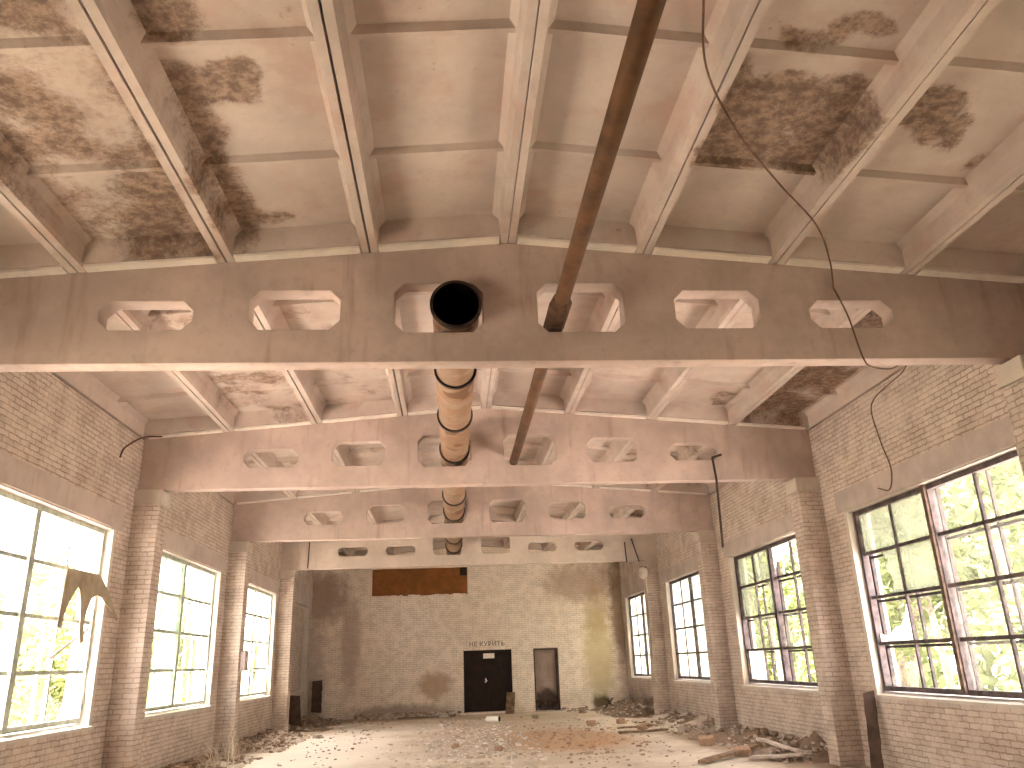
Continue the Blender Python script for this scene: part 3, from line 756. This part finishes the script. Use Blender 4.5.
# dark pile in the single doorway
m = MB()
for _ in range(26):
    m.chunk((U(2.55,3.2), U(Y1+.02,Y1+.18), .06+U(0,.3)), U(.05,.13), .5)
tag(m.build('rubbish_pile', M['darkboard'], origin=(2.9, Y1+.1, 0)), 'black rubbish heaped in the bottom of the single doorway', 'rubbish', kind='stuff')
# debris tripod at far right: crossed sticks
m = MB(); 
for a in (0, 1.1, 2.2, 3.4): m.tube([(5.0+.28*math.cos(a), 30.7+.28*math.sin(a), .02), (5.0-.16*math.cos(a), 30.7-.16*math.sin(a), .42)], .02, 6)
tag(m.build('stick_bundle', M['darkboard'], origin=(5,30.7,0)), 'dark crossed sticks standing up near the far right corner', 'sticks')
# dry weeds by the left wall
for (x, y, n, lab) in ((-5.15,17.3,16,'pale dry weed stalks nearest the camera at the foot of the left wall'), (-5.35,18.7,12,'pale dry weed stalks by the left pillar under the third beam')):
    m = MB()
    for _ in range(n):
        a = U(0, 6.28); l = U(.25,.75); sp = U(.1,.5)
        bx, by = x+U(-.2,.2), y+U(-.35,.35)
        m.tube([(bx, by, 0), (bx+sp*.4*math.cos(a), by+sp*.4*math.sin(a), l*.6), (bx+sp*math.cos(a), by+sp*math.sin(a), l)], [.009,.007,.004], 5)
    tag(m.build('dry_weed', M['straw'], origin=(x, y, 0)), lab, 'weed')

# ------------------------------------------------------------------ trees outside
def leaves(m, c, rx, ry, rz, n, size):
    for _ in range(n):
        d = Vector((random.gauss(0,1), random.gauss(0,1), random.gauss(0,1))); d.normalize()
        r = R()**.5
        p = Vector(c) + Vector((d.x*rx*r, d.y*ry*r, d.z*rz*r))
        a = Vector((U(-1,1), U(-1,1), U(-.8,.4))).normalized(); b = a.cross(Vector((U(-1,1),U(-1,1),U(-1,1)))).normalized()
        s = size*U(.6,1.3)
        m.add([p-a*s, p+b*s*.42, p+a*s, p-b*s*.42], [(0,1,2),(0,2,3)])
def make_tree(name, H, spread, n, lean, stems, mat, size=.14, low=.25):
    e = empty(name, (0,0,0)); t = MB(); lv = MB()
    for k in range(stems):
        a = 6.28*k/max(1, stems)+U(0,.6); bx, by = .25*math.cos(a)*(stems > 1), .25*math.sin(a)*(stems > 1)
        tx, ty = bx+lean[0]+spread*.5*math.cos(a), by+lean[1]+spread*.5*math.sin(a)
        tr = arc([(bx,by,-.3), (bx+(tx-bx)*.25, by+(ty-by)*.25, H*.35), (bx+(tx-bx)*.6, by+(ty-by)*.6, H*.68), (tx, ty, H*.97)], 4)
        L = len(tr); t.tube(tr, [(.02+.085*(1-i/L))*(H/6) for i in range(L)], 8)
        for q in range(9):
            i = int(L*U(low, .9)); p = tr[i]; aa = U(0, 6.28); l = spread*U(.4,.95)
            e2 = p + Vector((l*math.cos(aa), l*math.sin(aa), U(.2,1.2)))
            t.tube([p, (p+e2)/2+Vector((0,0,.12)), e2], [.035,.022,.01], 6)
            leaves(lv, e2, spread*.34, spread*.34, spread*.30, n//(stems*9), size)
            leaves(lv, (p+e2)/2, spread*.28, spread*.28, spread*.25, n//(stems*18), size)
    t.build('trunk', M['bark'], e); lv.build('foliage', M[mat], e)
    return e
TR = [make_tree('leafy_tree', 6.5, 2.1, 4200, (0,0), 2, 'leaf'), make_tree('leafy_tree', 7.5, 2.3, 3600, (-1.0,-2.2), 3, 'leaf'),
      make_tree('leafy_tree', 5.2, 1.7, 2000, (.3,.4), 2, 'leaf2', low=.1), make_tree('leafy_shrub', 3.0, 1.4, 2600, (0,.2), 4, 'leaf2', .11, .08)]
used = [False]*4
def plant(k, x, y, rz, sc, label, group):
    o = TR[k] if not used[k] else copy_tree(TR[k]); used[k] = True
    o.location = (x, y, -.25); o.rotation_euler = (0, 0, rz); o.scale = (sc, sc, sc)
    tag(o, label, 'tree' if k < 3 else 'shrub', group)
def thicket(sgn, n, H, x0, mat, label, q0, q1):
    m = MB()
    for _ in range(n):
        y = U(8, 95); h = H*(1+.22*noise.noise(Vector((y*.25, 0, 4.)))); z = h*R()**.8; x = x0+.04*y+U(-1.2, 1.2)+1.2*noise.noise(Vector((y*.4, z*.4, 1.)))
        p = Vector((sgn*x, y, z-.2)); a = Vector((U(-1,1), U(-1,1), U(-.8,.4))).normalized(); b = a.cross(Vector((U(-1,1),U(-1,1),U(-1,1)))).normalized(); q = U(q0, q1)
        m.add([p-a*q, p+b*q*.45, p+a*q, p-b*q*.45], [(0,1,2),(0,2,3)])
    for _ in range(46):
        y = U(8, 95); x = x0+.04*y+U(-.8,.8); m.tube(arc([(sgn*x, y, -.3), (sgn*(x-.4), y-U(.2,1.2), H*.42), (sgn*(x-.9), y-U(1,3.), H*.9)], 3), [.1,.09,.09,.08,.07,.06,.05], 6)
    tag(m.build('thicket', M[mat]), label, 'thicket', kind='stuff')
thicket(1, 19000, 7.2, 15.5, 'leaf', 'dense green thicket standing behind the trees on the right side', .18, .42)
thicket(-1, 12000, 3.9, 13.5, 'leaf2', 'low yellow green thicket standing behind the shrubs on the left side', .12, .3)
NW = {3: 'nearest', 4: 'second', 5: 'third', 6: 'farthest'}
gr, gl = 'trees outside the right windows', 'trees outside the left windows'
plant(1, 10.6, 15.0, 0., 1., 'leaning many stemmed tree seen through the near half of the nearest right window', gr)
plant(0, 11.6, 19.8, 1.2, 1.0, 'broad green tree seen through the middle of the nearest right window', gr)
plant(1, 12.4, 24.2, .5, 1.05, 'leaning tree seen through the far panes of the nearest right window', gr)
plant(2, 10.8, 28.5, .3, 1.1, 'bright green tree seen through the near panes of the second right window', gr)
plant(0, 11.8, 33.0, 2.2, 1.0, 'green tree seen through the far panes of the second right window', gr)
plant(2, 12.6, 42.0, 1.0, 1.1, 'pale green tree far outside the third right window', gr)
plant(0, 13.0, 53.0, 3.0, 1.0, 'green tree far outside the farthest right window', gr)
plant(3, -10.0, 17.5, 0., 1.0, 'yellow green shrub seen low in the near half of the nearest left window', gl)
plant(3, -10.4, 21.0, 1.4, 1.15, 'yellow green shrub seen low in the far half of the nearest left window', gl)
plant(2, -12.6, 24.5, .8, .95, 'thin yellow green tree rising behind the shrubs of the nearest left window', gl)
plant(3, -10.8, 31.5, 2.0, 1.25, 'yellow green shrub seen through the second left window', gl)
plant(2, -12.5, 37.0, 1.6, 1.0, 'yellow green tree far outside the second left window', gl)
plant(3, -11.0, 44.0, .7, 1.2, 'pale shrub far outside the third left window', gl)

# ------------------------------------------------------------------ light, camera, look
S = bpy.context.scene
w = bpy.data.worlds.new('sky'); S.world = w; w.use_nodes = True
bg = w.node_tree.nodes['Background']; bg.inputs[0].default_value = (1.0, .965, .97, 1); bg.inputs[1].default_value = 1.0
sl = bpy.data.lights.new('sun', 'SUN'); sl.energy = 6.0; sl.angle = .03; sl.color = (1, .95, .91)
so = bpy.data.objects.new('sun', sl); C.objects.link(so); so.location = (-20, 10, 30)
so.rotation_euler = Vector((.13, .55, -.83)).to_track_quat('-Z', 'Y').to_euler()
cam = bpy.data.cameras.new('camera'); co = bpy.data.objects.new('camera', cam); C.objects.link(co)
cam.sensor_fit = 'HORIZONTAL'; cam.sensor_width = 36; cam.lens = 795.89/1024*36; cam.clip_end = 400; cam.clip_start = .05
pi_, ya, ro = .3365, .0821, -.0362
fwd = Vector((math.sin(ya)*math.cos(pi_), math.cos(ya)*math.cos(pi_), math.sin(pi_)))
rt = Vector((math.cos(ya), -math.sin(ya), 0)); up = rt.cross(fwd)
c_, s_ = math.cos(ro), math.sin(ro)
r2 = rt*c_ + up*s_
u2 = -rt*s_ + up*c_
co.matrix_world = Matrix(((r2.x,u2.x,-fwd.x,-.6468),(r2.y,u2.y,-fwd.y,0),(r2.z,u2.z,-fwd.z,1.75),(0,0,0,1)))
S.camera = co
vs = S.view_settings; vs.view_transform = 'Standard'; vs.look = 'None'; vs.gamma = 1; vs.use_curve_mapping = False; vs.exposure = 4.32
cy = S.cycles; cy.max_bounces = 12; cy.diffuse_bounces = 8; cy.transparent_max_bounces = 16; cy.use_denoising = True
cy.sample_clamp_indirect = 8
